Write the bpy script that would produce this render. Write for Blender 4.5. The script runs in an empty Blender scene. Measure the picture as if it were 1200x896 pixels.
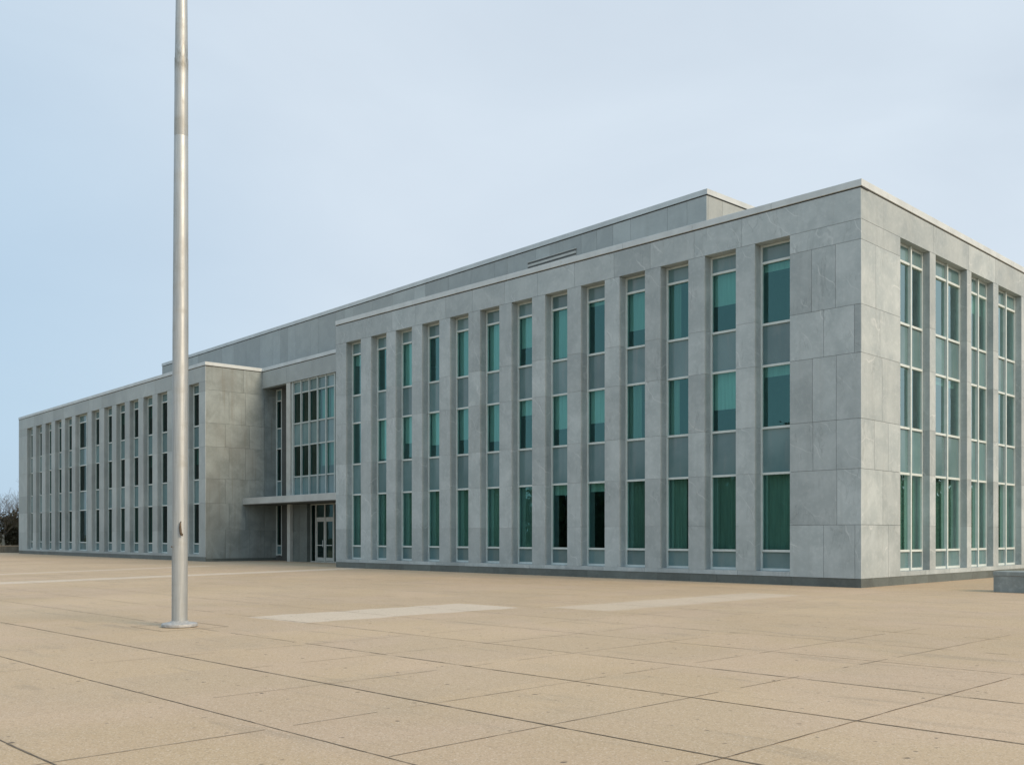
import bpy, bmesh, math, random
from mathutils import Vector, Matrix
R = random.Random(7)
C = bpy.context.scene.collection
sc = bpy.context.scene
rad = math.radians

# ------------------------------------------------------------------ frames
class Frame:                      # u runs along a wall, d runs into the building, z is up
    def __init__(s, o, u, d): s.o, s.u, s.d = Vector(o), Vector(u).normalized(), Vector(d).normalized()
    def p(s, u, d, z): return s.o + s.u*u + s.d*d + Vector((0, 0, z))
AX = rad(-2.4987)
X2 = Vector((math.cos(AX), math.sin(AX), 0)); Y2 = Vector((-math.sin(AX), math.cos(AX), 0))
P0 = Vector((-43.9186, 0.8079, 0))
FA = Frame((0, 0, 0), (1, 0, 0), (0, 1, 0))       # front of the near wing
FB = Frame((0, 0, 0), (0, 1, 0), (-1, 0, 0))      # its right-hand side
FM = Frame(P0, X2, Y2)                            # front of the long main block
FR = Frame(P0, Y2, -X2)                           # return wall beside the entrance
FW = Frame((0, 0, 0), (1, 0, 0), (0, 1, 0))

# ------------------------------------------------------------------ mesh collector
class MB:
    def __init__(s): s.v, s.f, s.t = [], [], []
    def face(s, pts, tone=None):
        b = len(s.v); s.v += [tuple(p) for p in pts]; s.f.append(tuple(range(b, b+len(pts))))
        s.t.append(R.random() if tone is None else tone)
    def box(s, F, u0, u1, d0, d1, z0, z1, tone=None):
        if tone is None: tone = R.random()
        b = len(s.v)
        for z in (z0, z1):
            for (u, d) in ((u0, d0), (u1, d0), (u1, d1), (u0, d1)): s.v.append(tuple(F.p(u, d, z)))
        for q in ((0, 1, 2, 3), (4, 5, 6, 7), (0, 1, 5, 4), (1, 2, 6, 5), (2, 3, 7, 6), (3, 0, 4, 7)):
            s.f.append(tuple(b+i for i in q)); s.t.append(tone)
    def tube(s, pts, rs, n=8, tone=0.5, cap=True):
        b = len(s.v); pts = [Vector(p) for p in pts]
        for i, p in enumerate(pts):
            t = (pts[min(i+1, len(pts)-1)] - pts[max(i-1, 0)]).normalized()
            a = t.cross(Vector((0.31, 0.17, 0.93)) if abs(t.z) < .9 else Vector((1, 0, 0))).normalized(); c = t.cross(a)
            for k in range(n):
                w = 2*math.pi*k/n; s.v.append(tuple(p + (a*math.cos(w)+c*math.sin(w))*rs[i]))
        for i in range(len(pts)-1):
            for k in range(n):
                s.f.append((b+i*n+k, b+i*n+(k+1) % n, b+(i+1)*n+(k+1) % n, b+(i+1)*n+k)); s.t.append(tone)
        if cap:
            s.f.append(tuple(b+k for k in range(n))); s.t.append(tone)
            e = b+(len(pts)-1)*n; s.f.append(tuple(e+k for k in range(n))); s.t.append(tone)
    def lathe(s, prof, n=48, tone=0.5, off=(0, 0)):
        b = len(s.v)
        for r, z in prof:
            for k in range(n):
                w = 2*math.pi*k/n; s.v.append((off[0]+r*math.cos(w), off[1]+r*math.sin(w), z))
        for i in range(len(prof)-1):
            for k in range(n):
                s.f.append((b+i*n+k, b+i*n+(k+1) % n, b+(i+1)*n+(k+1) % n, b+(i+1)*n+k)); s.t.append(tone)
        for e in (b, b+(len(prof)-1)*n): s.f.append(tuple(e+k for k in range(n))); s.t.append(tone)
    def build(s, name, mat, parent=None, smooth=False, recalc=True, bevel=0):
        me = bpy.data.meshes.new(name); me.from_pydata(s.v, [], s.f)
        at = me.attributes.new('tone', 'FLOAT', 'FACE'); at.data.foreach_set('value', s.t)
        if recalc:
            bm = bmesh.new(); bm.from_mesh(me); bmesh.ops.recalc_face_normals(bm, faces=bm.faces); bm.to_mesh(me); bm.free()
        if smooth: me.shade_smooth()
        me.materials.append(mat)
        o = bpy.data.objects.new(name, me); C.objects.link(o)
        if parent: o.parent = parent
        if bevel:
            m = o.modifiers.new('soft_edge', 'BEVEL'); m.width = bevel; m.segments = 2; m.limit_method = 'ANGLE'
        return o
def tag(o, label=None, cat=None, group=None, kind=None):
    for k, v in (('label', label), ('category', cat), ('group', group), ('kind', kind)):
        if v: o[k] = v
    return o
def empty(name, loc):
    o = bpy.data.objects.new(name, None); C.objects.link(o); o.location = loc; o.empty_display_size = .3; return o

# ------------------------------------------------------------------ materials
class NT:
    def __init__(s, name):
        s.m = bpy.data.materials.new(name); s.m.use_nodes = True; s.t = s.m.node_tree
        s.b = s.t.nodes['Principled BSDF']; s.out = s.t.nodes['Material Output']
    def n(s, typ, ins={}, **kw):
        x = s.t.nodes.new(typ)
        for k, v in kw.items(): setattr(x, k, v)
        for k, v in ins.items(): s.set(x.inputs[k], v)
        return x
    def set(s, sock, v):
        if hasattr(v, 'is_output') or isinstance(v, bpy.types.NodeSocket): s.t.links.new(v, sock)
        else:
            if isinstance(v, tuple) and len(v) == 3 and sock.type == 'RGBA': v = v+(1,)
            sock.default_value = v
    def math(s, op, a, b=0., c=0., clamp=False):
        x = s.n('ShaderNodeMath', operation=op, use_clamp=clamp)
        for i, v in enumerate((a, b, c)): s.set(x.inputs[i], v)
        return x.outputs[0]
    def mix(s, f, a, b, blend='MIX'):
        x = s.n('ShaderNodeMix', data_type='RGBA', blend_type=blend)
        s.set(x.inputs[0], f); s.set(x.inputs[6], a); s.set(x.inputs[7], b); return x.outputs[2]
    def ramp(s, v, a, b, lo=0., hi=1.):
        x = s.n('ShaderNodeMapRange', interpolation_type='SMOOTHSTEP')
        for i, q in enumerate((v, a, b, lo, hi)): s.set(x.inputs[i], q)
        return x.outputs[0]
    def pos(s): return s.n('ShaderNodeNewGeometry').outputs['Position']
    def scale(s, v, xyz):
        x = s.n('ShaderNodeVectorMath', operation='MULTIPLY'); s.set(x.inputs[0], v); x.inputs[1].default_value = xyz; return x.outputs[0]
    def noise(s, v, sc_, det=4, dist=0., rough=.55, col=False):
        x = s.n('ShaderNodeTexNoise', {'Vector': v, 'Scale': sc_, 'Detail': det, 'Distortion': dist, 'Roughness': rough})
        return x.outputs['Color' if col else 'Fac']
    def attr(s, a='tone'): return s.n('ShaderNodeAttribute', attribute_name=a).outputs['Fac']
    def bump(s, h, st=.2, dist=.02):
        b = s.n('ShaderNodeBump', {'Height': h, 'Strength': st, 'Distance': dist}); s.set(s.b.inputs['Normal'], b.outputs[0])
    def fin(s, col=None, rough=None, **kw):
        if col is not None: s.set(s.b.inputs['Base Color'], col)
        if rough is not None: s.set(s.b.inputs['Roughness'], rough)
        for k, v in kw.items(): s.set(s.b.inputs[k.replace('_', ' ')], v)
        return s.m

def stone(name, base, dark, light, vein=.5, streak=.2, rough=.6, tonevar=.22, blotch=.5):
    t = NT(name); tone = t.attr(); p = t.pos()
    off = t.n('ShaderNodeCombineXYZ', {0: t.math('MULTIPLY', tone, 31.), 1: t.math('MULTIPLY', tone, 17.), 2: t.math('MULTIPLY', tone, 47.)}).outputs[0]
    add = t.n('ShaderNodeVectorMath', operation='ADD'); t.set(add.inputs[0], p); t.set(add.inputs[1], off); q = add.outputs[0]
    cloud = t.noise(q, .9, 6, .6)
    c = t.mix(t.ramp(cloud, .3, .72), dark, base)
    fine = t.noise(q, 7., 5, .3)
    c = t.mix(t.math('MULTIPLY', t.ramp(fine, .45, .75), blotch*.5), c, light)
    # diagonal veins: ridges of a stretched, distorted noise
    rot = t.n('ShaderNodeMapping', {'Vector': q, 'Rotation': (.5, .7, .4), 'Scale': (1., 1., .28)}).outputs[0]
    wv = t.n('ShaderNodeTexWave', {'Vector': t.n('ShaderNodeMapping', {'Vector': q, 'Rotation': (.55, .6, .3)}).outputs[0], 'Scale': .22, 'Distortion': 7., 'Detail': 4., 'Detail Scale': .9, 'Detail Roughness': .6}, wave_type='BANDS').outputs['Fac']
    ridge = t.ramp(t.math('ABSOLUTE', t.math('SUBTRACT', wv, .5)), .0, .05, 1., 0.)
    gate = t.ramp(t.noise(q, .7, 2), .48, .62)
    c = t.mix(t.math('MULTIPLY', t.math('MULTIPLY', ridge, gate), vein*.55), c, light)
    ridge2 = t.ramp(t.math('ABSOLUTE', t.math('SUBTRACT', t.noise(rot, 2.3, 4, .5), .47)), .0, .022, 1., 0.)
    c = t.mix(t.math('MULTIPLY', t.math('MULTIPLY', ridge2, gate), vein*.4), c, (dark[0]*.7, dark[1]*.7, dark[2]*.7))
    # rain streaks
    st = t.noise(t.scale(p, (2.6, 2.6, .16)), 1.6, 5, .2)
    c = t.mix(t.math('MULTIPLY', t.ramp(st, .5, .78), streak), c, (.15, .145, .115))
    st2 = t.noise(t.scale(p, (1., 1., .5)), .5, 4, .4)
    c = t.mix(t.math('MULTIPLY', t.ramp(st2, .45, .75), streak*.8), c, (.17, .175, .155))
    # pits
    pit = t.ramp(t.noise(q, 16., 3), .66, .76)
    c = t.mix(t.math('MULTIPLY', pit, .22), c, (.1, .11, .1))
    grain = t.noise(p, 90., 2)
    c = t.mix(t.ramp(grain, .3, .7, .0, .16), c, light)
    hsv = t.n('ShaderNodeHueSaturation', {'Color': c, 'Value': t.ramp(tone, 0, 1, 1-tonevar, 1+tonevar*.7)})
    t.bump(t.math('ADD', fine, t.math('MULTIPLY', grain, .4)), .18, .01)
    return t.fin(hsv.outputs[0], t.ramp(cloud, .3, .7, rough-.1, rough+.12))

M = {}
M['stone'] = stone('grey_green_stone', (.405, .46, .465), (.30, .352, .358), (.57, .61, .605), vein=1.2, tonevar=.1, streak=.12)
M['wall2'] = stone('plain_grey_stone', (.40, .445, .435), (.315, .355, .35), (.48, .52, .505), vein=.25, streak=.12, tonevar=.13, blotch=.3)
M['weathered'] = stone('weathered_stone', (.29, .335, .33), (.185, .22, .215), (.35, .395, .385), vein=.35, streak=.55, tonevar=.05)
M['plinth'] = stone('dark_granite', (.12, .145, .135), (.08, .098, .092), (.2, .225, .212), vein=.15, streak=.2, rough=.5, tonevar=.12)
M['block'] = stone('dark_flecked_granite', (.24, .275, .268), (.16, .19, .185), (.38, .42, .41), vein=.3, streak=.35, rough=.5, tonevar=.1, blotch=.9)

def simple(name, col, rough=.5, var=.12, scale=3., **kw):
    t = NT(name); p = t.pos(); n = t.noise(p, scale, 5)
    v = t.n('ShaderNodeHueSaturation', {'Color': col+(1,), 'Value': t.ramp(n, .25, .75, 1-var, 1+var)})
    return t.fin(v.outputs[0], rough, **kw)
M['coping'] = simple('pale_metal_coping', (.525, .57, .57), .45, .1, 1.2)
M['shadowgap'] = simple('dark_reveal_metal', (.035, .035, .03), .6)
M['frame'] = simple('pale_aluminium_frame', (.57, .64, .62), .4, .06, 4.)
M['frame_dull'] = simple('dull_aluminium_frame', (.42, .475, .455), .45, .06, 4.)
M['column'] = simple('pale_painted_column', (.46, .48, .45), .5, .08, 2.)
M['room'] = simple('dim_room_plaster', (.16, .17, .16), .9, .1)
M['roof'] = simple('grey_roof_gravel', (.22, .21, .19), .95, .2, 12)
M['canopy'] = simple('canopy_metal', (.43, .45, .43), .5, .1, 1.5)
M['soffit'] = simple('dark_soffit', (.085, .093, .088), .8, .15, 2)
M['doorframe'] = simple('door_aluminium', (.40, .43, .40), .45, .08, 4)
M['louvre'] = simple('dark_louvre', (.085, .095, .09), .6)

def spandrel():
    t = NT('blue_grey_spandrel'); p = t.pos(); tone = t.attr()
    n = t.noise(p, .8, 4, .5); g = t.noise(t.scale(p, (1, 1, .15)), 3.5, 4)
    c = t.mix(t.ramp(n, .3, .7), (.098, .182, .192), (.132, .222, .23))
    c = t.mix(t.math('MULTIPLY', t.ramp(g, .5, .8), .3), c, (.24, .26, .26))
    v = t.n('ShaderNodeHueSaturation', {'Color': c, 'Value': t.ramp(tone, 0, 1, .85, 1.15)})
    t.bump(t.noise(p, 1.1, 2), .03, .02)
    return t.fin(v.outputs[0], .1, Specular_IOR_Level=.6)
M['spandrel'] = spandrel()

def glass(name, tint, refl, boost, k):
    t = NT(name); p = t.pos(); nt = t.t
    nz = t.noise(p, .9, 2, .3); nz2 = t.noise(p, 4., 2)
    b = t.n('ShaderNodeBump', {'Height': t.math('ADD', nz, t.math('MULTIPLY', nz2, .06)), 'Strength': .12, 'Distance': .035})
    lw = t.n('ShaderNodeLayerWeight', {'Blend': .5, 'Normal': b.outputs[0]}).outputs['Facing']
    f2 = t.math('POWER', lw, 3.)
    f = t.math('MINIMUM', t.math('ADD', t.math('MULTIPLY', f2, k), boost), .88)
    gl = t.n('ShaderNodeBsdfGlossy', {'Color': t.mix(t.ramp(f2, .01, .22), refl, (.74, .95, .91, 1)), 'Roughness': .015, 'Normal': b.outputs[0]})
    tr = t.n('ShaderNodeBsdfTransparent', {'Color': tint})
    mx = t.n('ShaderNodeMixShader', {0: f, 1: tr.outputs[0], 2: gl.outputs[0]})
    nt.nodes.remove(t.b); nt.links.new(mx.outputs[0], t.out.inputs[0])
    return t.m
M['glass'] = glass('green_tinted_glass', (.40, .675, .635, 1), (.40, .92, .92, 1), .12, 1.3)
M['glass_mid'] = glass('entrance_glass', (.3, .58, .54, 1), (.5, .9, .95, 1), .06, .8)
M['glass_dark'] = glass('dark_green_glass', (.12, .3, .27, 1), (.35, .85, .85, 1), .04, .3)

def cloth(name, col, rough=.9):
    t = NT(name); p = t.pos(); tone = t.attr()
    n = t.noise(t.scale(p, (6, 6, .25)), 2., 3)
    v = t.n('ShaderNodeHueSaturation', {'Color': col+(1,), 'Value': t.math('MULTIPLY', t.ramp(n, .25, .75, .85, 1.12), t.ramp(tone, 0, 1, .8, 1.15))})
    return t.fin(v.outputs[0], rough)
M['blind'] = cloth('off_white_blind', (.58, .585, .56))
M['curtain'] = cloth('grey_green_curtain', (.36, .345, .31))

def metal_pole():
    t = NT('brushed_aluminium'); tc = t.n('ShaderNodeTexCoord').outputs['Object']
    s1 = t.noise(t.scale(tc, (14, 14, .6)), 3., 5); s2 = t.noise(t.scale(tc, (1, 1, 2.)), 1.5, 5, .4)
    c = t.mix(t.ramp(s1, .3, .7), (.36, .385, .385), (.45, .475, .47))
    c = t.mix(t.math('MULTIPLY', t.ramp(s2, .5, .75), .45), c, (.30, .295, .25))
    z = t.n('ShaderNodeSeparateXYZ', {0: tc}).outputs[2]
    band = t.math('MULTIPLY', t.ramp(z, 9.7, 9.95), t.ramp(z, 10.1, 10.5, 1., 0.))
    drip = t.noise(t.scale(tc, (20, 20, 5)), 1.5, 4)
    c = t.mix(t.math('MULTIPLY', band, t.ramp(drip, .35, .65, .1, .75)), c, (.2, .2, .17))
    t.bump(s1, .04, .003)
    return t.fin(c, t.ramp(s2, .3, .7, .46, .6), Metallic=.6)
M['pole'] = metal_pole()
M['flange'] = simple('cast_aluminium', (.36, .36, .345), .6, .2, 20, Metallic=.2)
M['cleat'] = simple('bronze_cleat', (.09, .065, .04), .5, .3, 30, Metallic=.4)

def plaza_mat():
    t = NT('tan_concrete_paving'); p = t.pos(); sp = t.n('ShaderNodeSeparateXYZ', {0: p})
    x, y = sp.outputs[0], sp.outputs[1]
    big = t.noise(p, .12, 5, .5); mid = t.noise(p, .8, 6, .4)
    c = t.mix(t.ramp(big, .3, .7), (.435, .318, .192), (.505, .375, .237))
    # each cast slab has its own tone
    cx = t.math('FLOOR', t.math('DIVIDE', t.math('ADD', x, 45.85), 1.75)); cy = t.math('FLOOR', t.math('DIVIDE', t.math('ADD', y, 60.), 1.95))
    wn = t.n('ShaderNodeTexWhiteNoise', {'Vector': t.n('ShaderNodeCombineXYZ', {0: cx, 1: cy}).outputs[0]}, noise_dimensions='2D').outputs['Value']
    c = t.mix(t.ramp(wn, 0, 1, 0., .34), c, (.375, .285, .195))
    pk = t.noise(p, .35, 4, .8)
    c = t.mix(t.ramp(pk, .4, .7, 0., .4), c, (.50, .365, .265))
    c = t.mix(t.math('MULTIPLY', t.ramp(mid, .5, .75), .35), c, (.38, .30, .205))
    # long grimy smears
    mp = t.n('ShaderNodeMapping', {'Vector': p, 'Rotation': (0, 0, .6), 'Scale': (.35, 2.2, 1)}).outputs[0]
    sm = t.noise(mp, 1.1, 6, .7)
    c = t.mix(t.math('MULTIPLY', t.ramp(sm, .56, .72), .45), c, (.27, .215, .15))
    mp2 = t.n('ShaderNodeMapping', {'Vector': p, 'Rotation': (0, 0, -.35), 'Scale': (.5, 5., 1)}).outputs[0]
    sm2 = t.noise(mp2, 1.6, 5, .5)
    c = t.mix(t.math('MULTIPLY', t.ramp(sm2, .64, .72), .2), c, (.20, .155, .11))
    # paler re-laid bays and walkway bands, with worn edges
    wob = t.math('MULTIPLY', t.math('SUBTRACT', t.noise(p, .9, 4), .5), .5)
    def boxmask(x0, x1, y0, y1, soft, skew=0.):
        xs = t.math('ADD', t.math('ADD', x, wob), t.math('MULTIPLY', y, -skew)); ys = t.math('ADD', y, wob)
        dx = t.math('SUBTRACT', (x1-x0)/2, t.math('ABSOLUTE', t.math('SUBTRACT', xs, (x0+x1)/2)))
        dy = t.math('SUBTRACT', (y1-y0)/2, t.math('ABSOLUTE', t.math('SUBTRACT', ys, (y0+y1)/2)))
        return t.ramp(t.math('MINIMUM', dx, dy), 0., soft)
    pale = (.62, .535, .43)
    for (a, k) in (((-3.5, -1.45, -19.15, -13.4, .12), .6), ((-1.3, .8, -13.1, -4.4, .5), .42),
                   ((-27.3-.1, -25.7, -19., .4, .3, -.25), .6), ((-37.4, -35.9, -24., -3., .3, -.4), .4)):
        c = t.mix(t.math('MULTIPLY', boxmask(*a), k), c, pale)
    # aggregate
    ag = t.noise(p, 60., 3); ag2 = t.n('ShaderNodeTexVoronoi', {'Vector': p, 'Scale': 90.}).outputs['Color']
    agv = t.n('ShaderNodeSeparateColor', {0: ag2}).outputs[0]
    c = t.mix(t.ramp(agv, .75, 1., 0., .42), c, (.66, .565, .45))
    c = t.mix(t.ramp(agv, .0, .25, .45, 0.), c, (.20, .155, .105))
    c = t.mix(t.ramp(ag, .55, .75, 0., .3), c, (.3, .24, .17))
    # dropped gum and chips
    vo = t.n('ShaderNodeTexVoronoi', {'Vector': t.n('ShaderNodeVectorMath', {0: p, 1: t.scale(t.noise(p, 9., 2, 0, .5, True), (.09, .09, .09))}, operation='ADD').outputs[0], 'Scale': 1.1}, voronoi_dimensions='2D')
    on = t.math('GREATER_THAN', t.n('ShaderNodeSeparateColor', {0: vo.outputs['Color']}).outputs[1], .62)
    c = t.mix(t.math('MULTIPLY', t.math('MULTIPLY', t.ramp(vo.outputs['Distance'], .012, .036, 1., 0.), on), .8), c, (.07, .055, .04))
    v2 = t.n('ShaderNodeTexVoronoi', {'Vector': t.n('ShaderNodeVectorMath', {0: p, 1: t.scale(t.noise(p, 12., 2, 0, .5, True), (.06, .06, .06))}, operation='ADD').outputs[0], 'Scale': 2.6}, voronoi_dimensions='2D')
    on2 = t.math('GREATER_THAN', t.n('ShaderNodeSeparateColor', {0: v2.outputs['Color']}).outputs[0], .8)
    c = t.mix(t.math('MULTIPLY', t.math('MULTIPLY', t.ramp(v2.outputs['Distance'], .02, .06, 1., 0.), on2), .7), c, (.12, .092, .064))
    t.bump(t.math('ADD', t.math('MULTIPLY', ag, .5), t.math('ADD', agv, mid)), .25, .004)
    return t.fin(c, .85, Specular_IOR_Level=.3)
M['plaza'] = plaza_mat()
M['joint'] = simple('joint_sealant', (.14, .107, .072), .9, .4, 9)
M['joint_faint'] = simple('filled_joint', (.31, .24, .165), .9, .3, 9)
M['grass'] = simple('winter_grass', (.10, .095, .045), .95, .4, .3)
M['lowwall'] = simple('brown_stone_wall', (.15, .135, .105), .85, .25, 2)
M['bark'] = simple('bare_bark', (.105, .085, .06), .9, .3, 3)
M['palebark'] = simple('pale_bark', (.24, .215, .17), .9, .25, 3)
M['twig'] = simple('bare_twigs', (.085, .066, .045), .95, .3, 2)
M['leaf'] = simple('winter_evergreen', (.035, .042, .018), .8, .5, .8)
M['brush'] = simple('brown_brush', (.06, .05, .026), .9, .5, .8)

# ------------------------------------------------------------------ ground
def sheet(name, x0, x1, y0, y1, z, mat):
    b = MB(); b.face([(x0, y0, z), (x1, y0, z), (x1, y1, z), (x0, y1, z)]); return b.build(name, mat)
tag(sheet('ground', -1800, 1800, -1800, 1800, -.02, M['grass']), 'dull winter grass beyond the plaza', 'ground', kind='structure')
plaza = tag(sheet('plaza', -92, 60, -60, 62, 0, M['plaza']), 'broad tan concrete plaza in front of the building', 'plaza', kind='structure')

def joint_strips(lines, mat, name):
    b = MB()
    for (ax, pos, a, e, w, skip) in lines:
        q = a; wob = R.uniform(-.012, .012); gap = False
        while q < e:
            L = R.uniform(.12, .5); q1 = min(q+L, e)
            if R.random() < (skip if not gap else skip*1.1): gap = True; q = q1; continue
            gap = False
            w0 = w*R.uniform(.4, 1.1); w2 = pos+wob; wob += R.uniform(-.006, .006); wob *= .93; w3 = pos+wob
            w1 = w*R.uniform(.4, 1.1)
            z = .004
            pts = [(q, w2-w0/2), (q1, w3-w1/2), (q1, w3+w1/2), (q, w2+w0/2)]
            b.face([(u, v, z) if ax == 'x' else (v, u, z) for u, v in pts]); q = q1
    o = b.build(name, mat, plaza); return o
dark, faint = [], []
for yy, w, a, e, sk in ((-26.53, .022, -8, 18, .0), (-24.72, .017, -14, 24, .0), (-23.0, .024, -5.6, 26, .0), (-20.95, .014, 2.4, 30, .08), (-19.0, .013, 6.7, 30, .15)):
    dark.append(('x', yy, a, e, w, sk))
for xx, w, a, e, sk in ((10.18, .016, -30, -17.5, .02), (8.45, .012, -24.7, -14, .12)):
    dark.append(('y', xx, a, e, w, sk))
for yy in (-30.2, -28.35, -20.95, -19.0, -16.9, -14.95, -13.0, -11.05, -9.1, -7.15, -5.2, -3.25, -1.3):
    faint.append(('x', yy, -60, 34, .02, .1 if yy < -16 else .3))
for xx, a, e, sk in ((10.18, -17.5, -1, .25), (8.45, -14, -1, .3), (13.7, -30, 20, .15), (1.65, -28.35, -2, .15), (6.92, -28.35, -12, .12), (5.15, -24.7, -15, .2), (3.4, -23, -14, .2),
                   (-5.35, -24, -.8, .3), (-9.1, -26, -.8, .35), (-12.3, -28, -.8, .35), (-16., -28, -.8, .35), (-19.6, -28, -.8, .4), (-23, -28, -.8, .4)):
    faint.append(('y', xx, a, e, .014, sk))
joint_strips(dark, M['joint'], 'expansion_joint'); joint_strips(faint, M['joint_faint'], 'filled_joint')
b = MB()   # square pad round the flagpole foot
PX, PY = -2.38, -21.05
for (x0, y0, x1, y1) in ((-.62, -.62, .62, -.605), (-.62, .605, .62, .62), (-.62, -.605, -.605, .605), (.605, -.605, .62, .605)):
    b.face([(PX+x0, PY+y0, .0055), (PX+x1, PY+y0, .0055), (PX+x1, PY+y1, .0055), (PX+x0, PY+y1, .0055)])
b.build('pad_joint', M['joint'], plaza)

# ------------------------------------------------------------------ building
B = empty('office_building', (0, 0, 0))
tag(B, 'long three storey grey stone office building with tall slot windows and flat roof', 'building')
ZT, ZC = 12.65, 12.43            # top and underside of the coping
HEAD, SILL, PL = 11.43, .44, .28
ROWS = [.44, 1.96, 3.70, 5.26, 7.30, 8.80, 11.43]
G = .011                         # open joint between stones
BARS = [1.11, 3.71, 5.25, 7.34, 8.74, 10.82]

def stone_stack(b, F, u0, u1, d0, d1, rows, splits=None):
    for i in range(len(rows)-1):
        cuts = [u0] + list((splits or {}).get(i, [])) + [u1]
        for a, c in zip(cuts, cuts[1:]):
            b.box(F, a+(G/2 if a > u0 else 0), c-(G/2 if c < u1 else 0), d0, d1, rows[i]+G/2, rows[i+1]-G/2)

def coping(F, u0, u1, d0, d1, parent, over=.035, ends=(0, 0)):
    b = MB(); n = max(1, round((u1-u0)/3.05)); w = (u1-u0)/n
    for k in range(n): b.box(F, u0+w*k+(.003 if k else 0), u0+w*(k+1)-(.003 if k < n-1 else 0), d0-over, d1, ZC, ZT)
    o = b.build('coping', M['coping'], parent, bevel=.012)
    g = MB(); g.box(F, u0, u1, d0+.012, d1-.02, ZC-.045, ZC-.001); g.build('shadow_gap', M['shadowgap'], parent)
    return o

def colonnade(F, uL, uR, opens, parent, cornerL=None, cornerR=None, depth=.45, mat='stone', split_corner=None):
    b = MB(); edges = [uL] + [e for o in opens for e in o] + [uR]
    for i in range(0, len(edges), 2):
        a, c = edges[i], edges[i+1]
        isL, isR = i == 0, i == len(edges)-2
        thin = (isL and cornerL) or (isR and cornerR)
        if thin:
            spl = split_corner if (isR and cornerL != 'in') or (isL and cornerL == 'in') else None
            a2 = a if isR else a + (.04 if cornerL == 'in' else 0); c2 = c
            stone_stack(b, F, a2, c2, 0, .04, ([PL]+ROWS[1:-2]+[8.8, 10.8, 11.43]) , spl)
            ia = a + (.0 if isR else .05); ic = c - (.05 if isR else 0)
            ed = c if isL else a       # stones that turn into the reveal
            if isL: b.box(F, a+.05, c-.004, .047, depth, PL, HEAD, .5)
            else: b.box(F, a+.004, c-.05, .047, depth, PL, HEAD, .5)
        else:
            stone_stack(b, F, a, c, 0, depth, [SILL]+ROWS[1:])
            b.box(F, a+.012, c-.012, .012, depth-.012, SILL, HEAD, .3)
    # lintel band
    cuts = [uL+(.04 if cornerL == 'in' else 0)]
    for i in range(2, len(edges)-2, 2):
        mid = (edges[i]+edges[i+1])/2
        cuts.append(mid + R.uniform(-.15, .15))
    cuts.append(uR)
    for a, c in zip(cuts, cuts[1:]): b.box(F, a+G/2, c-G/2, 0, depth, HEAD+G/2, ZC-.044)
    b.box(F, uL+.05, uR-.05, .012, depth-.01, HEAD+.012, ZC-.05, .4)
    # low course under the windows
    lo, hi = edges[1], edges[-2]
    if not cornerL: lo = uL
    if not cornerR: hi = uR
    n = max(1, round((hi-lo)/1.96)); 
    for k in range(n): b.box(F, lo+(hi-lo)*k/n+G/2, lo+(hi-lo)*(k+1)/n-G/2, 0.0, depth+.2, PL+.006, SILL, None)
    w = b.build('wall', M[mat], parent)
    p = MB(); u = uL + (.012 if cornerL == 'in' else 0)
    while u < uR-.02:
        v = min(u+R.choice((1.1, 1.45, 1.96)), uR)
        if uR-v < .5: v = uR
        p.box(F, u+.003, v-.003, .012, depth, -.05, PL); u = v
    p.build('plinth', M['plinth'], w)
    return w

def pane(b, F, u0, u1, d, z0, z1, tilt=.004):
    a, c = R.uniform(-tilt, tilt), R.uniform(-tilt, tilt)
    b.face([F.p(u0, d+a, z0), F.p(u1, d-a, z0), F.p(u1, d-a+c, z1), F.p(u0, d+a+c, z1)])

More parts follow.
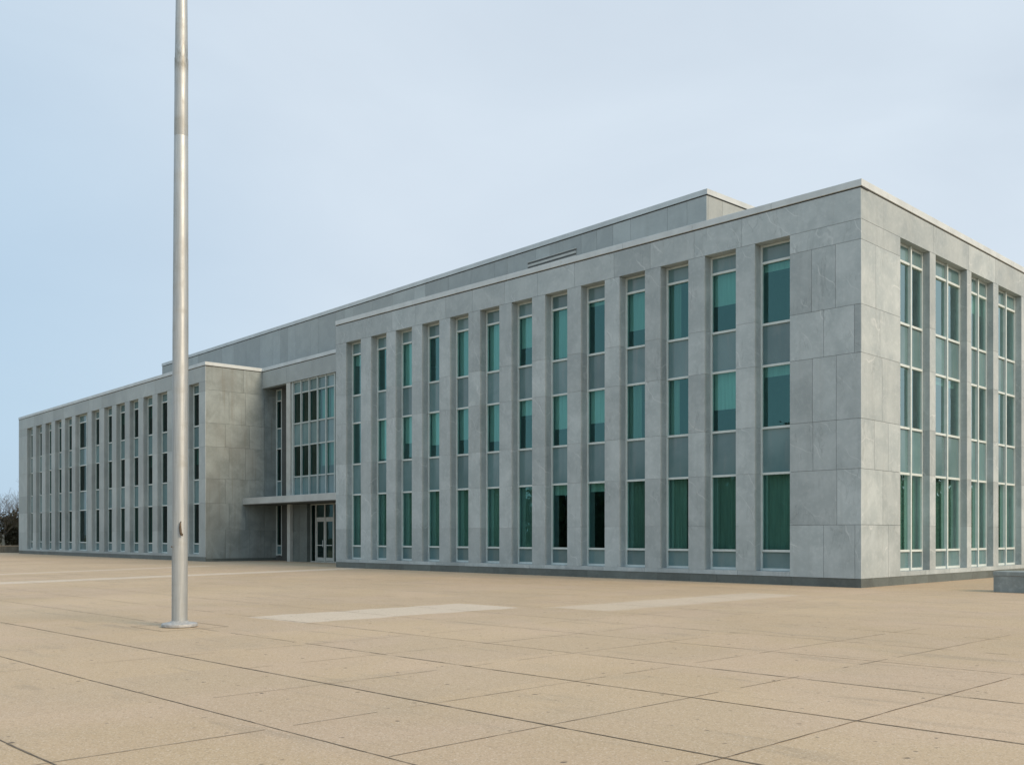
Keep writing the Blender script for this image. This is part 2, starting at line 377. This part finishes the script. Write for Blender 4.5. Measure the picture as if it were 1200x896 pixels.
def drape(F, u0, u1, d, z0, z1, amp=.02, per=.19):
    b = MB(); n = max(4, int((u1-u0)/.02)); ph = R.uniform(0, 6)
    t = R.random()
    row = []
    for i in range(n+1):
        u = u0+(u1-u0)*i/n; dd = d+amp*math.sin(ph+u*2*math.pi/per+.8*math.sin(u*7+ph))
        row.append((u, dd))
    for (ua, da), (ub, db) in zip(row, row[1:]): b.face([F.p(ua, da, z0), F.p(ub, db, z0), F.p(ub, db*.6+d*.4, z1), F.p(ua, da*.6+d*.4, z1)], t)
    return b
def window(F, u0, u1, d, parent, spec, mull=None, gmat='glass'):
    """spec: (ground, middle, top) of None / ('b', fraction) / ('c', from, to); mull: list of u"""
    f = MB(); fw = .065; d1 = d+.11; top = HEAD-.002
    f.box(F, u0+.003, u0+fw, d, d1, SILL+.002, top); f.box(F, u1-fw, u1-.003, d, d1, SILL+.002, top)
    iu0, iu1 = u0+fw, u1-fw
    f.box(F, iu0, iu1, d+.002, d1, SILL+.004, SILL+.085); f.box(F, iu0, iu1, d+.03, d1, HEAD-.07, top)
    cuts = [iu0]
    for m in (mull or []):
        f.box(F, m-.045, m+.045, d-.05, d1-.01, SILL+.004, HEAD-.004); cuts += [m-.045, m+.045]
    cuts.append(iu1)
    for a, c in zip(cuts[::2], cuts[1::2]):
        for zb in BARS: f.box(F, a, c, d-.012, d1-.02, zb-.038, zb+.038)
    o = f.build('window', M['frame'], parent)
    dg = d+.06
    for a, c in zip(cuts[::2], cuts[1::2]):
        for z0, z1 in ((1.148, 3.672), (5.288, 7.302), (8.778, 10.782)):
            gl = MB(); pane(gl, F, a, c, dg, z0, z1); gl.build('glass_pane', M[gmat], o, recalc=False)
        for z0, z1 in ((SILL+.085, 1.072), (3.748, 5.212), (7.378, 8.702), (10.858, HEAD-.07)):
            s = MB(); pane(s, F, a, c, dg-.01, z0, z1, .002); s.build('spandrel_panel', M['spandrel'], o, recalc=False)
    for (z0, z1), sp in zip(((1.05, 3.70), (5.2, 7.33), (8.7, 10.80)), spec):
        if not sp: continue
        db = d+.22
        if sp[0] == 'b':
            bl = MB(); bl.box(F, u0+.02, u1-.02, db, db+.012, z1-(z1-z0)*sp[1], z1); bl.build('blind', M['blind'], o)
        else:
            L = u1-u0
            for a, c in sp[1:]:
                drape(F, u0-.1+(L+.2)*a, u0-.1+(L+.2)*c, db+.02, z0, z1).build('curtain', M['curtain'], o, recalc=False)
    return o

# ---- near wing, front
opensA = [(-27.44, -26.17), (-25.32, -24.08), (-23.36, -22.12), (-21.37, -20.13), (-19.39, -18.15), (-17.4, -16.18), (-15.44, -14.23), (-13.49, -12.27), (-11.55, -10.33), (-9.6, -8.39), (-7.68, -6.45), (-5.76, -4.49), (-3.75, -2.44)]
splA = {1: [-.80], 0: [-1.25, -.20], 2: [-1.62, -.82], 3: [-1.64, -.82], 4: [-1.25, -.22], 5: [-1.67, -.85]}
wA = colonnade(FA, -28.34, 0, opensA, B, cornerR='out', split_corner=splA)
coping(FA, -28.34, .035, 0, .5, wA)
FULL = ('c', (0, 1))
specA = [  # ordered from the entrance to the near corner
 (FULL, None, ('b', .25)), (FULL, ('b', .9), None), (FULL, ('b', .6), ('b', .95)), (FULL, ('b', .7), None), (FULL, ('b', .65), ('b', .96)),
 (FULL, ('b', .75), ('b', .98)), (FULL, ('b', .3), ('b', .6)), (('b', .16), ('b', .64), ('b', .92)), (('b', .13), ('b', .6), ('b', .06)),
 (FULL, ('c', (0, .5)), ('b', .66)), (('c', (0, .6), (.66, 1)), ('c', (0, .36), (.75, 1)), ('c', (0, .42), (.62, 1))), (FULL, ('b', .6), ('b', .52)), (FULL, ('b', .16), ('b', .12))]
for (a, c), sp in zip(opensA, specA): window(FA, a, c, .36, B, sp)
# ---- near wing, right-hand side
opensB = [(2.78, 5.11), (5.60, 8.41), (8.83, 11.03), (11.57, 14.14), (14.62, 17.1), (17.6, 20.1), (20.6, 23.0)]
splB = {1: [1.5], 0: [1.9], 2: [.9, 1.9], 3: [1.45], 4: [1.3], 5: [1.0]}
wB = colonnade(FB, 0, 25.8, opensB, B, cornerL='in', cornerR='out', split_corner=splB)
coping(FB, .5, 25.8, 0, .5, wB)
for i, (a, c) in enumerate(opensB):
    m = (a+c)/2 + .12
    window(FB, a, c, .24, B, (FULL, [None, ('b', .12), None][i % 3], [None, None, ('b', .3)][i % 3]), mull=[m])
# ---- long wing, front
opensM = [(-37.18, -35.57), (-34.58, -32.95), (-31.92, -30.33), (-29.35, -27.68), (-26.81, -25.09), (-24.22, -21.41), (-20.47, -18.79), (-17.76, -16.12), (-15.22, -13.54), (-12.6, -10.97), (-10.05, -8.44), (-7.57, -5.91), (-5.02, -3.4), (-2.47, -.96)]
wM = colonnade(FM, -39.74, 0, opensM, B, cornerL='out', cornerR='out', mat='wall2', split_corner={0: [], 2: []})
coping(FM, -39.74, .035, 0, .5, wM)
for i, (a, c) in enumerate(opensM):
    window(FM, a, c, .30, B, (FULL if R.random() < .6 else None, None if R.random() < .7 else ('b', R.uniform(.2, .6)), None if R.random() < .7 else ('b', R.uniform(.2, .6))),
           mull=[(a+c)/2+.45] if c-a > 2 else None, gmat='glass_dark')
# ---- return wall beside the entrance
b = MB()
for i, (z0, z1) in enumerate(zip([PL-.1, 2.0, 3.7, 5.26, 7.3, 8.8, 10.9], [2.0, 3.7, 5.26, 7.3, 8.8, 10.9, ZC-.044])):
    cuts = [.04, 1.35+.25*(i % 2), 2.75+.3*((i+1) % 2), 4.1, 5.05]
    if i == 6: cuts = [.04, 2.6, 5.05]
    for a, c in zip(cuts, cuts[1:]): b.box(FR, a+G/2, c-G/2, 0, .04, z0+G/2, z1-G/2, R.uniform(.35, .65))
b.box(FR, .05, 5.05, .047, .4, 0, ZC-.05, .4)
wR = b.build('return_wall', M['weathered'], B)
p = MB(); p.box(FR, .02, 5.0, .015, .3, -.05, PL-.1); p.build('plinth', M['plinth'], wR)
coping(FR, .5, 4.0, 0, .5, wR)

# ---- entrance bay
b = MB(); E1 = 15.55
for a, c in ((.004, 3.2), (3.2, 6.3), (6.3, 9.4), (9.4, 12.5), (12.5, E1)): b.box(FM, a+G/2, c-G/2, 3.94, 4.3, 11.33, ZC-.044)
fas = b.build('fascia', M['wall2'], B)
b = MB(); b.box(FM, .01, E1, 3.905, 4.45, ZC, ZT); b.build('coping', M['coping'], fas, bevel=.012)
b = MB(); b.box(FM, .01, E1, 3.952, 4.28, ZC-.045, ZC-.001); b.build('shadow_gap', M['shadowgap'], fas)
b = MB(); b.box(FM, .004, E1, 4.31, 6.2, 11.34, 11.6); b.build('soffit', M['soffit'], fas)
# pale column standing clear of the glass
b = MB(); b.box(FM, 3.13, 3.60, 3.96, 4.40, 4.075, 11.325); b.box(FM, 3.16, 3.52, 4.0, 4.36, -.02, 3.655); b.build('column', M['column'], B, bevel=.01)
# upper glazed screen
cw = MB(); us = [3.86+.98*k for k in range(0, 13)]; us = [u for u in us if u < E1]
CB = [4.16, 5.33, 7.27, 8.67, 10.56, 11.28]
for u in us: cw.box(FM, u-.045, u+.045, 4.02, 4.24, 4.08, 11.325)
for a, c in zip(us, us[1:]):
    for z in CB: cw.box(FM, a+.045, c-.045, 4.06, 4.2, z-.04, z+.04)
cw.box(FM, 3.605, us[0]-.05, 4.08, 4.2, 4.08, 11.32)
scr = cw.build('glazed_screen', M['frame_dull'], B)
g, s = MB(), MB()
for a, c in zip(us, us[1:]):
    for z0, z1, k in ((CB[0], CB[1], 1), (CB[1], CB[2], 0), (CB[2], CB[3], 1), (CB[3], CB[4], 0), (CB[4], CB[5], 1)):
        g = MB(); pane(g, FM, a+.045, c-.045, 4.13, z0+.04, z1-.04, .006)
        g.build('spandrel_panel' if k else 'glass_pane', M['spandrel' if k else ('glass_dark' if us.index(a) < 3 else 'glass_mid')], scr, recalc=False)
for k, (a, c) in enumerate(zip(us, us[1:])):
    for ks, z0, z1 in (((3, 4, 6), 8.7, 10.5), ((3, 4, 5), 5.9, 7.25)):
        if k in ks: bl = MB(); bl.box(FM, a+.05, c-.05, 4.34, 4.35, z0, z1); bl.build('blind', M['blind'], scr)
# slot window in the recess, full height
f = MB(); f.box(FM, .02, .09, 4.94, 5.08, .3, 11.33); f.box(FM, .69, .76, 4.94, 5.08, .3, 11.33)
for z in (.38, .98, 3.72, 5.25, 7.40, 8.74, 10.56, 11.29): f.box(FM, .09, .69, 4.95, 5.06, z-.036, z+.036)
o = f.build('window', M['frame'], B); g, s = MB(), MB()
for z0, z1, k in ((.38, .98, 1), (.98, 3.72, 0), (3.72, 5.25, 1), (5.25, 7.40, 0), (7.40, 8.74, 1), (8.74, 10.56, 0), (10.56, 11.29, 1)):
    g = MB(); pane(g, FM, .09, .69, 5.0, z0+.036, z1-.036)
    g.build('spandrel_panel' if k else 'glass_pane', M['spandrel' if k else 'glass_dark'], o, recalc=False)
b = MB(); b.box(FM, .0, .765, 4.94, 5.1, -.02, .3); b.box(FM, .765, 3.3, 4.96, 5.2, -.02, 11.33); b.build('recess_wall', M['soffit'], B)  # shade of the recess is put into this wall's dark colour
b = MB(); b.box(FM, 3.14, 3.25, 4.41, 4.95, 4.08, 11.33); b.build('jamb_panel', M['spandrel'], B)
# canopy
b = MB(); b.box(FM, .004, E1, 2.53, 4.0, 3.66, 4.07); b.box(FM, .004, E1, 4.0, 6.3, 3.67, 4.06)
can = b.build('canopy', M['canopy'], B, bevel=.01)
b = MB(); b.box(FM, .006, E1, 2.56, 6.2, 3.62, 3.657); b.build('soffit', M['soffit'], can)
# stone wall under the canopy and the doors
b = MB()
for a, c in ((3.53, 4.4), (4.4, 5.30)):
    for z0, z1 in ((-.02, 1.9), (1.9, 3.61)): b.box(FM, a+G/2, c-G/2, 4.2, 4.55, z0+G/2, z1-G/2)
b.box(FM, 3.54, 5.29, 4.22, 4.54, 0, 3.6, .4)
b.build('entrance_wall', M['plinth'], B)  # dark granite stands in for the shade under the canopy
f = MB(); D0 = 4.46; dx = [5.30, 5.92, 6.96, 7.98, 8.6, 9.22, 10.24, 11.26]
for u in dx: f.box(FM, u-.05, u+.05, D0-.02, D0+.1, .07, 3.6)
f.box(FM, 5.3, 11.3, D0-.03, D0+.16, -.02, .07)
for a, c in zip(dx, dx[1:]):
    f.box(FM, a+.05, c-.05, D0, D0+.09, 3.53, 3.6)
    if c-a > .8: f.box(FM, a+.05, c-.05, D0-.005, D0+.09, 2.62, 2.76)
ent = f.build('door_surround', M['doorframe'], B)
for a, c in zip(dx, dx[1:]):
    g = MB(); pane(g, FM, a+.05, c-.05, D0+.05, 2.76 if c-a > .8 else .07, 3.53); g.build('glass_pane', M['glass_dark'], ent, recalc=False)
for a, c, hx in ((5.92, 6.96, 1), (6.96, 7.98, 0), (9.22, 10.24, 1), (10.24, 11.26, 0)):
    f = MB(); a2, c2 = a+.056, c-.056
    f.box(FM, a2, a2+.085, D0+.01, D0+.06, .09, 2.61); f.box(FM, c2-.085, c2, D0+.01, D0+.06, .09, 2.61)
    f.box(FM, a2+.085, c2-.085, D0+.01, D0+.06, .09, .3); f.box(FM, a2+.085, c2-.085, D0+.01, D0+.06, 2.5, 2.61)
    dr = f.build('door', M['doorframe'], B)
    g = MB(); pane(g, FM, a2+.085, c2-.085, D0+.035, .3, 2.5); g.build('glass_pane', M['glass_dark'], dr, recalc=False)
    h = MB(); hu = c2-.13 if hx else a2+.13
    h.box(FM, hu-.015, hu+.015, D0-.05, D0-.02, .95, 1.35); h.box(FM, a2+.09, c2-.09, D0-.035, D0-.012, 1.03, 1.07); h.build('handle', M['frame'], dr)
# ---- rooftop block
b = MB(); u = -21.27; PZ = 15.98; V0, V1 = 23.54, 26.85
while u < 34.39:
    w = R.choice((1.0, 1.0, 1.05, 1.9, 2.1)); v = min(u+w, 34.395)
    if 34.395-v < .35: v = 34.395
    b.box(FM, u+G/2, v-G/2, 6, 6.08, 12.0, PZ-.27); u = v
b.box(FM, -21.2, 34.35, 6.085, 6.4, 12, PZ-.28, .4)
FE = Frame(FM.p(34.40, 6.0, 0), Y2, -X2)
u = .085
for w in (1.0, 3.2, 3.2, 3.2, 3.2, 1.6): b.box(FE, u+G/2, u+w-G/2, 0, .08, 12, PZ-.27); u += w
b.box(FE, .1, u-.1, .085, .4, 12, PZ-.28, .5)
FE2 = Frame(FM.p(-21.27, 6.0, 0), Y2, X2)
for k in range(5): b.box(FE2, .09+3*k+G/2, .09+3*k+3-G/2, .0, .3, 12, PZ-.27)
rb = b.build('rooftop_block', M['wall2'], B)
b = MB(); b.box(FM, -21.3, 34.44, 5.965, 6.5, PZ-.22, PZ); b.box(FM, 33.9, 34.44, 6.5, 21.4, PZ-.22, PZ-.001); b.box(FM, -21.3, -20.8, 6.5, 21.4, PZ-.22, PZ-.001); b.build('coping', M['coping'], rb)
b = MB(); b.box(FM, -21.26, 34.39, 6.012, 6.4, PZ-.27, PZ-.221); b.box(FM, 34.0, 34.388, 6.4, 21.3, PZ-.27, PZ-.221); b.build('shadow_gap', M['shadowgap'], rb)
b = MB()
for k in range(4): b.box(FM, V0, V1, 5.97, 5.998, 15.055-.2*k, 15.12-.2*k)
vt = b.build('vent', M['louvre'], rb)
b = MB(); b.box(FM, V0-.03, V1+.03, 5.955, 5.996, 15.135, 15.165)
for k in range(4): b.box(FM, V0, V1, 5.965, 5.996, 14.935-.2*k, 15.045-.2*k)
b.build('louvre_blade', M['column'], vt)
b = MB(); b.box(FM, -21.2, 34.3, 6.45, 21.3, PZ-.5, PZ-.3); b.build('roof_deck', M['roof'], rb)
# ---- roofs, hidden rear walls and rooms behind the glass
b = MB(); b.box(FA, -28.2, -.46, .46, 25.5, 11.9, 12.1); b.box(FM, -39.5, -.3, .46, 24, 11.88, 12.08); b.box(FM, -.3, 15.5, 4.46, 24, 11.86, 12.06); b.build('roof_deck', M['roof'], B)
b = MB(); b.box(FA, -28.34, -28.0, .46, 25.8, -.02, 12.6); b.box(FA, -28.0, -.5, 25.5, 25.8, -.02, 12.6); b.box(FM, -39.74, -39.4, .46, 24, -.02, 12.6)
b.box(FM, -39.74, 15.6, 24, 24.3, -.02, 12.6); b.build('rear_wall', M['wall2'], B)
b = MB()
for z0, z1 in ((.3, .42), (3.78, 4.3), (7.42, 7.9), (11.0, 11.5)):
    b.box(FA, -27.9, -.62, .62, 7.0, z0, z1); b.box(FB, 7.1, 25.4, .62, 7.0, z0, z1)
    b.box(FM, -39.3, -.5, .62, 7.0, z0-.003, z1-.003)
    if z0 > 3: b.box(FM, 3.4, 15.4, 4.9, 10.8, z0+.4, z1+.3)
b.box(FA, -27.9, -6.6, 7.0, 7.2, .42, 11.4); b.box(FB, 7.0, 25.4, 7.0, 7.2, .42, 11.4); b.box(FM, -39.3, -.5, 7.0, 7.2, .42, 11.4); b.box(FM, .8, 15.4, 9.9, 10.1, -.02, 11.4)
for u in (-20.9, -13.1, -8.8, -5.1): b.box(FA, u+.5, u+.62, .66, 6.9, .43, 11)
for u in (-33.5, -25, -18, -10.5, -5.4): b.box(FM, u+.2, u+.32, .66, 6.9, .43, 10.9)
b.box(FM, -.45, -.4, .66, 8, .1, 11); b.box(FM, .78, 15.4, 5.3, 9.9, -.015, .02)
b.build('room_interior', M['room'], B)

# ------------------------------------------------------------------ flagpole
fp = empty('flagpole', (PX, PY, 0)); tag(fp, 'tall tapering brushed aluminium flagpole on a round base plate in the plaza', 'flagpole')
b = MB(); prof = [(.1345, .05)]
prof += [(.1345, z) for z in (1, 2.5, 4.0, 5.2)] + [(.1285, 6.6), (.1195, 8.645), (.1165, 8.655), (.1165, 8.665), (.1192, 8.675), (.1155, 9.4), (.1165, 9.95), (.1165, 10.03), (.1105, 10.05), (.102, 10.8), (.094, 11.4), (.05, 16.5)]
b.lathe(prof, 64); po = b.build('pole_shaft', M['pole'], fp, smooth=True)
m = po.modifiers.new('edges', 'EDGE_SPLIT'); m.split_angle = rad(50)
po.rotation_euler = (0, rad(.19*.7), 0)
po.rotation_euler.x = rad(-.19*.7)
b = MB(); b.lathe([(.29, .0), (.306, .012), (.307, .05), (.295, .066), (.27, .072), (.165, .085), (.155, .1), (.1365, .11), (.13, .11)], 64); fl = b.build('base_plate', M['flange'], fp, smooth=True)
fl.modifiers.new('edges', 'EDGE_SPLIT').split_angle = rad(50)
cdir = Vector((14.18+2.38, -29.08+21.05, 0)).normalized(); side = Vector((-cdir.y, cdir.x, 0))
def cp(s, o, z): return cdir*(.1345+o)+side*s+Vector((0, 0, z))
b = MB(); so = .025
b.tube([cp(so+.0, .012, 1.86), cp(so-.012, .035, 1.83), cp(so-.014, .042, 1.76), cp(so-.008, .04, 1.68), cp(so+.004, .05, 1.63), cp(so+.02, .05, 1.615), cp(so+.028, .042, 1.645)], [.007, .014, .02, .022, .022, .017, .008], 10)
b.tube([cp(so-.01, -.02, 1.73), cp(so-.01, .05, 1.73)], [.018, .018], 8)
b.build('cleat', M['cleat'], fp, smooth=True)
b = MB(); b.tube([cp(-.13, -.05, 1.415), cp(-.132, -.02, 1.415)], [.014, .012], 8); b.build('bolt', M['cleat'], fp)

# ------------------------------------------------------------------ granite block on the right
gb = empty('granite_block', (3.68, .62, 0)); tag(gb, 'low dark granite block with a thin cap, standing on the paving beside the right-hand windows', 'stone block')
b = MB(); F0 = Frame((0, 0, 0), (1, 0, 0), (0, 1, 0))
for a, c in ((0, 1.05), (1.05, 2.1), (2.1, 3.15)): b.box(F0, a+.003, c-.003, 0, 1.0, 0, .46)
b.build('block_body', M['block'], gb, bevel=.008)
b = MB()
for a, c in ((0, 1.575), (1.575, 3.15)): b.box(F0, a-.012+.003, c+.012-.003 if c > 3 else c-.003, -.015, 1.015, .472, .595)
b.build('cap', M['block'], gb, bevel=.01)
b = MB(); b.box(F0, .03, 3.12, .02, .98, .46, .472); b.build('mortar_bed', M['coping'], gb)

# ------------------------------------------------------------------ far left: wall, trees, brush
lw = MB(); FL = Frame((-104, -12.4, 0), (.71, .70, 0), (-.70, .71, 0)); u = 0
while u < 25: lw.box(FL, u+.01, u+1.79, 0, .5, -.03, .62, None); u += 1.8
lwo = lw.build('low_wall', M['lowwall']); tag(lwo, 'low brown stone wall along the far edge of the plaza', 'wall')
c = MB(); c.box(FL, 0, 25.2, -.04, .54, .622, .71); c.build('coping', M['joint_faint'], lwo)

def grow(b, p, d, L, r, lvl, rnd, seg=3):
    pts, rs = [p.copy()], [r]
    for i in range(seg):
        d = (d + Vector((rnd.uniform(-1, 1), rnd.uniform(-1, 1), rnd.uniform(-.3, .7)))*.16).normalized()
        p = p + d*(L/seg); pts.append(p.copy()); rs.append(r*(1-.45*(i+1)/seg))
    b.tube(pts, rs, 5 if lvl < 2 else 3, rnd.random(), False)
    if lvl >= 5: return
    k = (3, 4, 4, 4, 3)[lvl]
    for j in range(k):
        q = rnd.uniform(.35, 1.) if j else 1.; i = min(seg-1, int(q*seg)); f = q*seg-i
        s = pts[i].lerp(pts[i+1], min(1, f)); a = rnd.uniform(0, 6.28); sp = rnd.uniform(.35, .95)
        perp = Vector((math.cos(a), math.sin(a), rnd.uniform(-.2, .4)))
        nd = (d + perp*sp).normalized()
        grow(b, s, nd, L*rnd.uniform(.55, .8), max(.006, rs[min(i+1, seg)]*rnd.uniform(.5, .75)), lvl+1, rnd, 2 if lvl > 1 else 3)
def bare_tree(x, y, h, seed, label, pale=False, group='bare trees behind the low wall'):
    rnd = random.Random(seed); e = empty('bare_tree', (x, y, -.02)); tag(e, label, 'tree', group)
    t = MB(); th = h*.28; lean = Vector((rnd.uniform(-.12, .12), rnd.uniform(-.1, .1), 1)).normalized()
    pts = [lean*(th*k/4)+Vector((rnd.uniform(-.05, .05), rnd.uniform(-.05, .05), 0)) for k in range(5)]; pts[0].z = -.05
    t.tube(pts, [h*.026*(1-.1*k) for k in range(5)], 9, .5); t.build('trunk', M['palebark' if pale else 'bark'], e, smooth=True)
    cr = MB()
    for k in range(5):
        a = k*1.26+rnd.uniform(-.4, .4); d = Vector((math.cos(a)*.6, math.sin(a)*.6, rnd.uniform(.6, 1.3))).normalized()
        grow(cr, pts[-1]-lean*(.03*h*k*.5), d, h*rnd.uniform(.25, .34), h*.013, 1, rnd)
    cr.build('crown', M['twig'], e, recalc=False)
def leafmass(b, c, rx, ry, rz, n, size, rnd):
    for _ in range(n):
        while True:
            q = Vector((rnd.uniform(-1, 1), rnd.uniform(-1, 1), rnd.uniform(-1, 1)))
            if .25 < q.length < 1: break
        p = Vector(c)+Vector((q.x*rx, q.y*ry, q.z*rz)); a = Vector((rnd.gauss(0, 1), rnd.gauss(0, 1), rnd.gauss(0, 1))).normalized()
        t = a.orthogonal().normalized(); w = a.cross(t); s = size*rnd.uniform(.5, 1.3)
        b.face([p+t*s, p+w*s*.6, p-t*s, p-w*s*.6], rnd.random())
bare_tree(-95.2, 4.8, 6.4, 3, 'pale-barked bare tree just behind the low wall', True)
bare_tree(-103.9, 8.4, 8.0, 5, 'tall dark bare tree rising behind the pale-barked tree and the bushes')
def bush(x, y, r, h, seed, label, mat):
    rnd = random.Random(seed); e = empty('bush', (x, y, -.02)); tag(e, label, 'bush', 'dense bushes behind the low wall')
    b = MB()
    for k in range(6):
        a = rnd.uniform(0, 6.28); leafmass(b, (math.cos(a)*r*.5, math.sin(a)*r*.5, h*rnd.uniform(.35, .6)), r*.6, r*.6, h*rnd.uniform(.35, .5), 420, .14, rnd)
    b.build('foliage', M[mat], e, recalc=False)
    s = MB()
    for k in range(7):
        a = rnd.uniform(0, 6.28); s.tube([(0, 0, -.03), (math.cos(a)*r*.3, math.sin(a)*r*.3, h*.4), (math.cos(a)*r*.6, math.sin(a)*r*.6, h*.85)], [.05, .03, .01], 5)
    s.build('stem', M['bark'], e)
bush(-97.9, 5.2, 2.4, 4.5, 21, 'dense brown bush around the pale trunk at the left edge of the picture', 'brush')
bush(-99.2, 7.3, 2.2, 4.7, 22, 'dense brown bush tight against the far end of the building', 'brush')

# far woods that the window glass mirrors
def wood(name, pts, label, seed):
    rnd = random.Random(seed); b = MB()
    for (x, y, h) in pts:
        k = int(700+h*30)
        for c in range(4): leafmass(b, (x+rnd.uniform(-2.2, 2.2), y+rnd.uniform(-2, 2), h*rnd.uniform(.35, .66)), 2.9, 2.9, h*rnd.uniform(.28, .36), k//4, .42, rnd)
        leafmass(b, (x, y, 1.6), 3.2, 2.5, 1.9, 420, .5, rnd); leafmass(b, (x+1.6, y+1, 3.6), 3.2, 2.5, 2., 320, .5, rnd)
        b.tube([(x, y, -.05), (x, y, h*.6)], [.25, .12], 6)
    tag(b.build(name, M['leaf'], recalc=False), label, 'trees', kind='stuff')
r2 = random.Random(4)
wood('far_wood', [(-20-3.2*k+r2.uniform(-1, 1), -62+r2.uniform(-4, 4)-.05*k, r2.uniform(9.5, 14.5)) for k in range(36)], 'dark wood across the plaza mirrored in the window glass', 31)
wood('far_wood', [(6+3.2*k+r2.uniform(-1, 1), 66+r2.uniform(-4, 4), r2.uniform(8., 11.)) for k in range(24)], 'dark wood beyond the side of the building mirrored in its side windows', 32)

# ------------------------------------------------------------------ sky, sun, camera
EL, AZ = 31, 84          # the sun stands to the right of the building: azimuth clockwise from +Y
w = bpy.data.worlds.new('World'); sc.world = w; w.use_nodes = True; nt = w.node_tree; bg = nt.nodes['Background']
sky = nt.nodes.new('ShaderNodeTexSky'); sky.sky_type = 'NISHITA'; sky.sun_disc = False
sky.sun_elevation = rad(EL); sky.sun_rotation = rad(AZ); sky.altitude = 100; sky.air_density = 1.0; sky.dust_density = 2.5; sky.ozone_density = 1.2
ST = .1
tc = nt.nodes.new('ShaderNodeTexCoord'); mp = nt.nodes.new('ShaderNodeMapping'); mp.inputs['Scale'].default_value = (1, 1, 3.2)
nt.links.new(tc.outputs['Generated'], mp.inputs[0])
nz = nt.nodes.new('ShaderNodeTexNoise'); nz.inputs['Scale'].default_value = 1.6; nz.inputs['Detail'].default_value = 6; nz.inputs['Distortion'].default_value = .8
nt.links.new(mp.outputs[0], nz.inputs['Vector'])
mr = nt.nodes.new('ShaderNodeMapRange'); mr.inputs[1].default_value = .3; mr.inputs[2].default_value = .7; mr.inputs[3].default_value = .80; mr.inputs[4].default_value = .97
nt.links.new(nz.outputs[0], mr.inputs[0])
mx = nt.nodes.new('ShaderNodeMix'); mx.data_type = 'RGBA'
nt.links.new(mr.outputs[0], mx.inputs[0]); nt.links.new(sky.outputs[0], mx.inputs[6]); mx.inputs[7].default_value = (.585/ST, .70/ST, .82/ST, 1)
sp = nt.nodes.new('ShaderNodeSeparateXYZ'); nt.links.new(tc.outputs['Generated'], sp.inputs[0])
gr = nt.nodes.new('ShaderNodeMapRange'); gr.interpolation_type = 'SMOOTHSTEP'
for i, v in enumerate((-1.03, -.74)): gr.inputs[i+1].default_value = v
nt.links.new(sp.outputs[0], gr.inputs[0])
vc = nt.nodes.new('ShaderNodeMix'); vc.data_type = 'RGBA'; nt.links.new(gr.outputs[0], vc.inputs[0])
vc.inputs[6].default_value = (.41/ST, .57/ST, .72/ST, 1); vc.inputs[7].default_value = (.63/ST, .715/ST, .80/ST, 1)   # thin cloud veil, whiter towards the sun
up = nt.nodes.new('ShaderNodeMapRange'); up.interpolation_type = 'SMOOTHSTEP'
for i, v in enumerate((.45, .9)): up.inputs[i+1].default_value = v
nt.links.new(sp.outputs[2], up.inputs[0])
zc = nt.nodes.new('ShaderNodeMix'); zc.data_type = 'RGBA'; nt.links.new(up.outputs[0], zc.inputs[0]); nt.links.new(vc.outputs[2], zc.inputs[6])
zc.inputs[7].default_value = (.66/ST, .93/ST, 1.17/ST, 1)     # brighter, bluer zenith above the view, added to fill the shaded fronts
nt.links.new(zc.outputs[2], mx.inputs[7])
nt.links.new(mx.outputs[2], bg.inputs[0]); bg.inputs[1].default_value = ST
sl = bpy.data.lights.new('sun', 'SUN'); sl.energy = 2.6; sl.angle = rad(22); sl.color = (1, .77, .54)
so_ = bpy.data.objects.new('sun', sl); C.objects.link(so_)
tod = Vector((math.sin(rad(AZ))*math.cos(rad(EL)), math.cos(rad(AZ))*math.cos(rad(EL)), math.sin(rad(EL))))
so_.rotation_euler = tod.to_track_quat('Z', 'Y').to_euler(); so_.location = (60, -20, 60)

cam = bpy.data.cameras.new('camera'); co = bpy.data.objects.new('camera', cam); C.objects.link(co); sc.camera = co
cam.sensor_fit = 'HORIZONTAL'; cam.sensor_width = 36; cam.lens = 36*1155/1200; cam.shift_y = 180/1200; cam.clip_start = .1; cam.clip_end = 5000
co.location = (14.182, -29.077, 1.6); co.rotation_euler = (rad(90), 0, math.atan2(.7133, .7009))
sc.view_settings.view_transform = 'Standard'; sc.view_settings.look = 'None'; sc.view_settings.exposure = .2; sc.view_settings.gamma = 1
sc.view_settings.use_curve_mapping = False
sc.cycles.use_denoising = True
sc.cycles.max_bounces = 8; sc.cycles.transparent_max_bounces = 12
sc.cycles.sample_clamp_indirect = 4
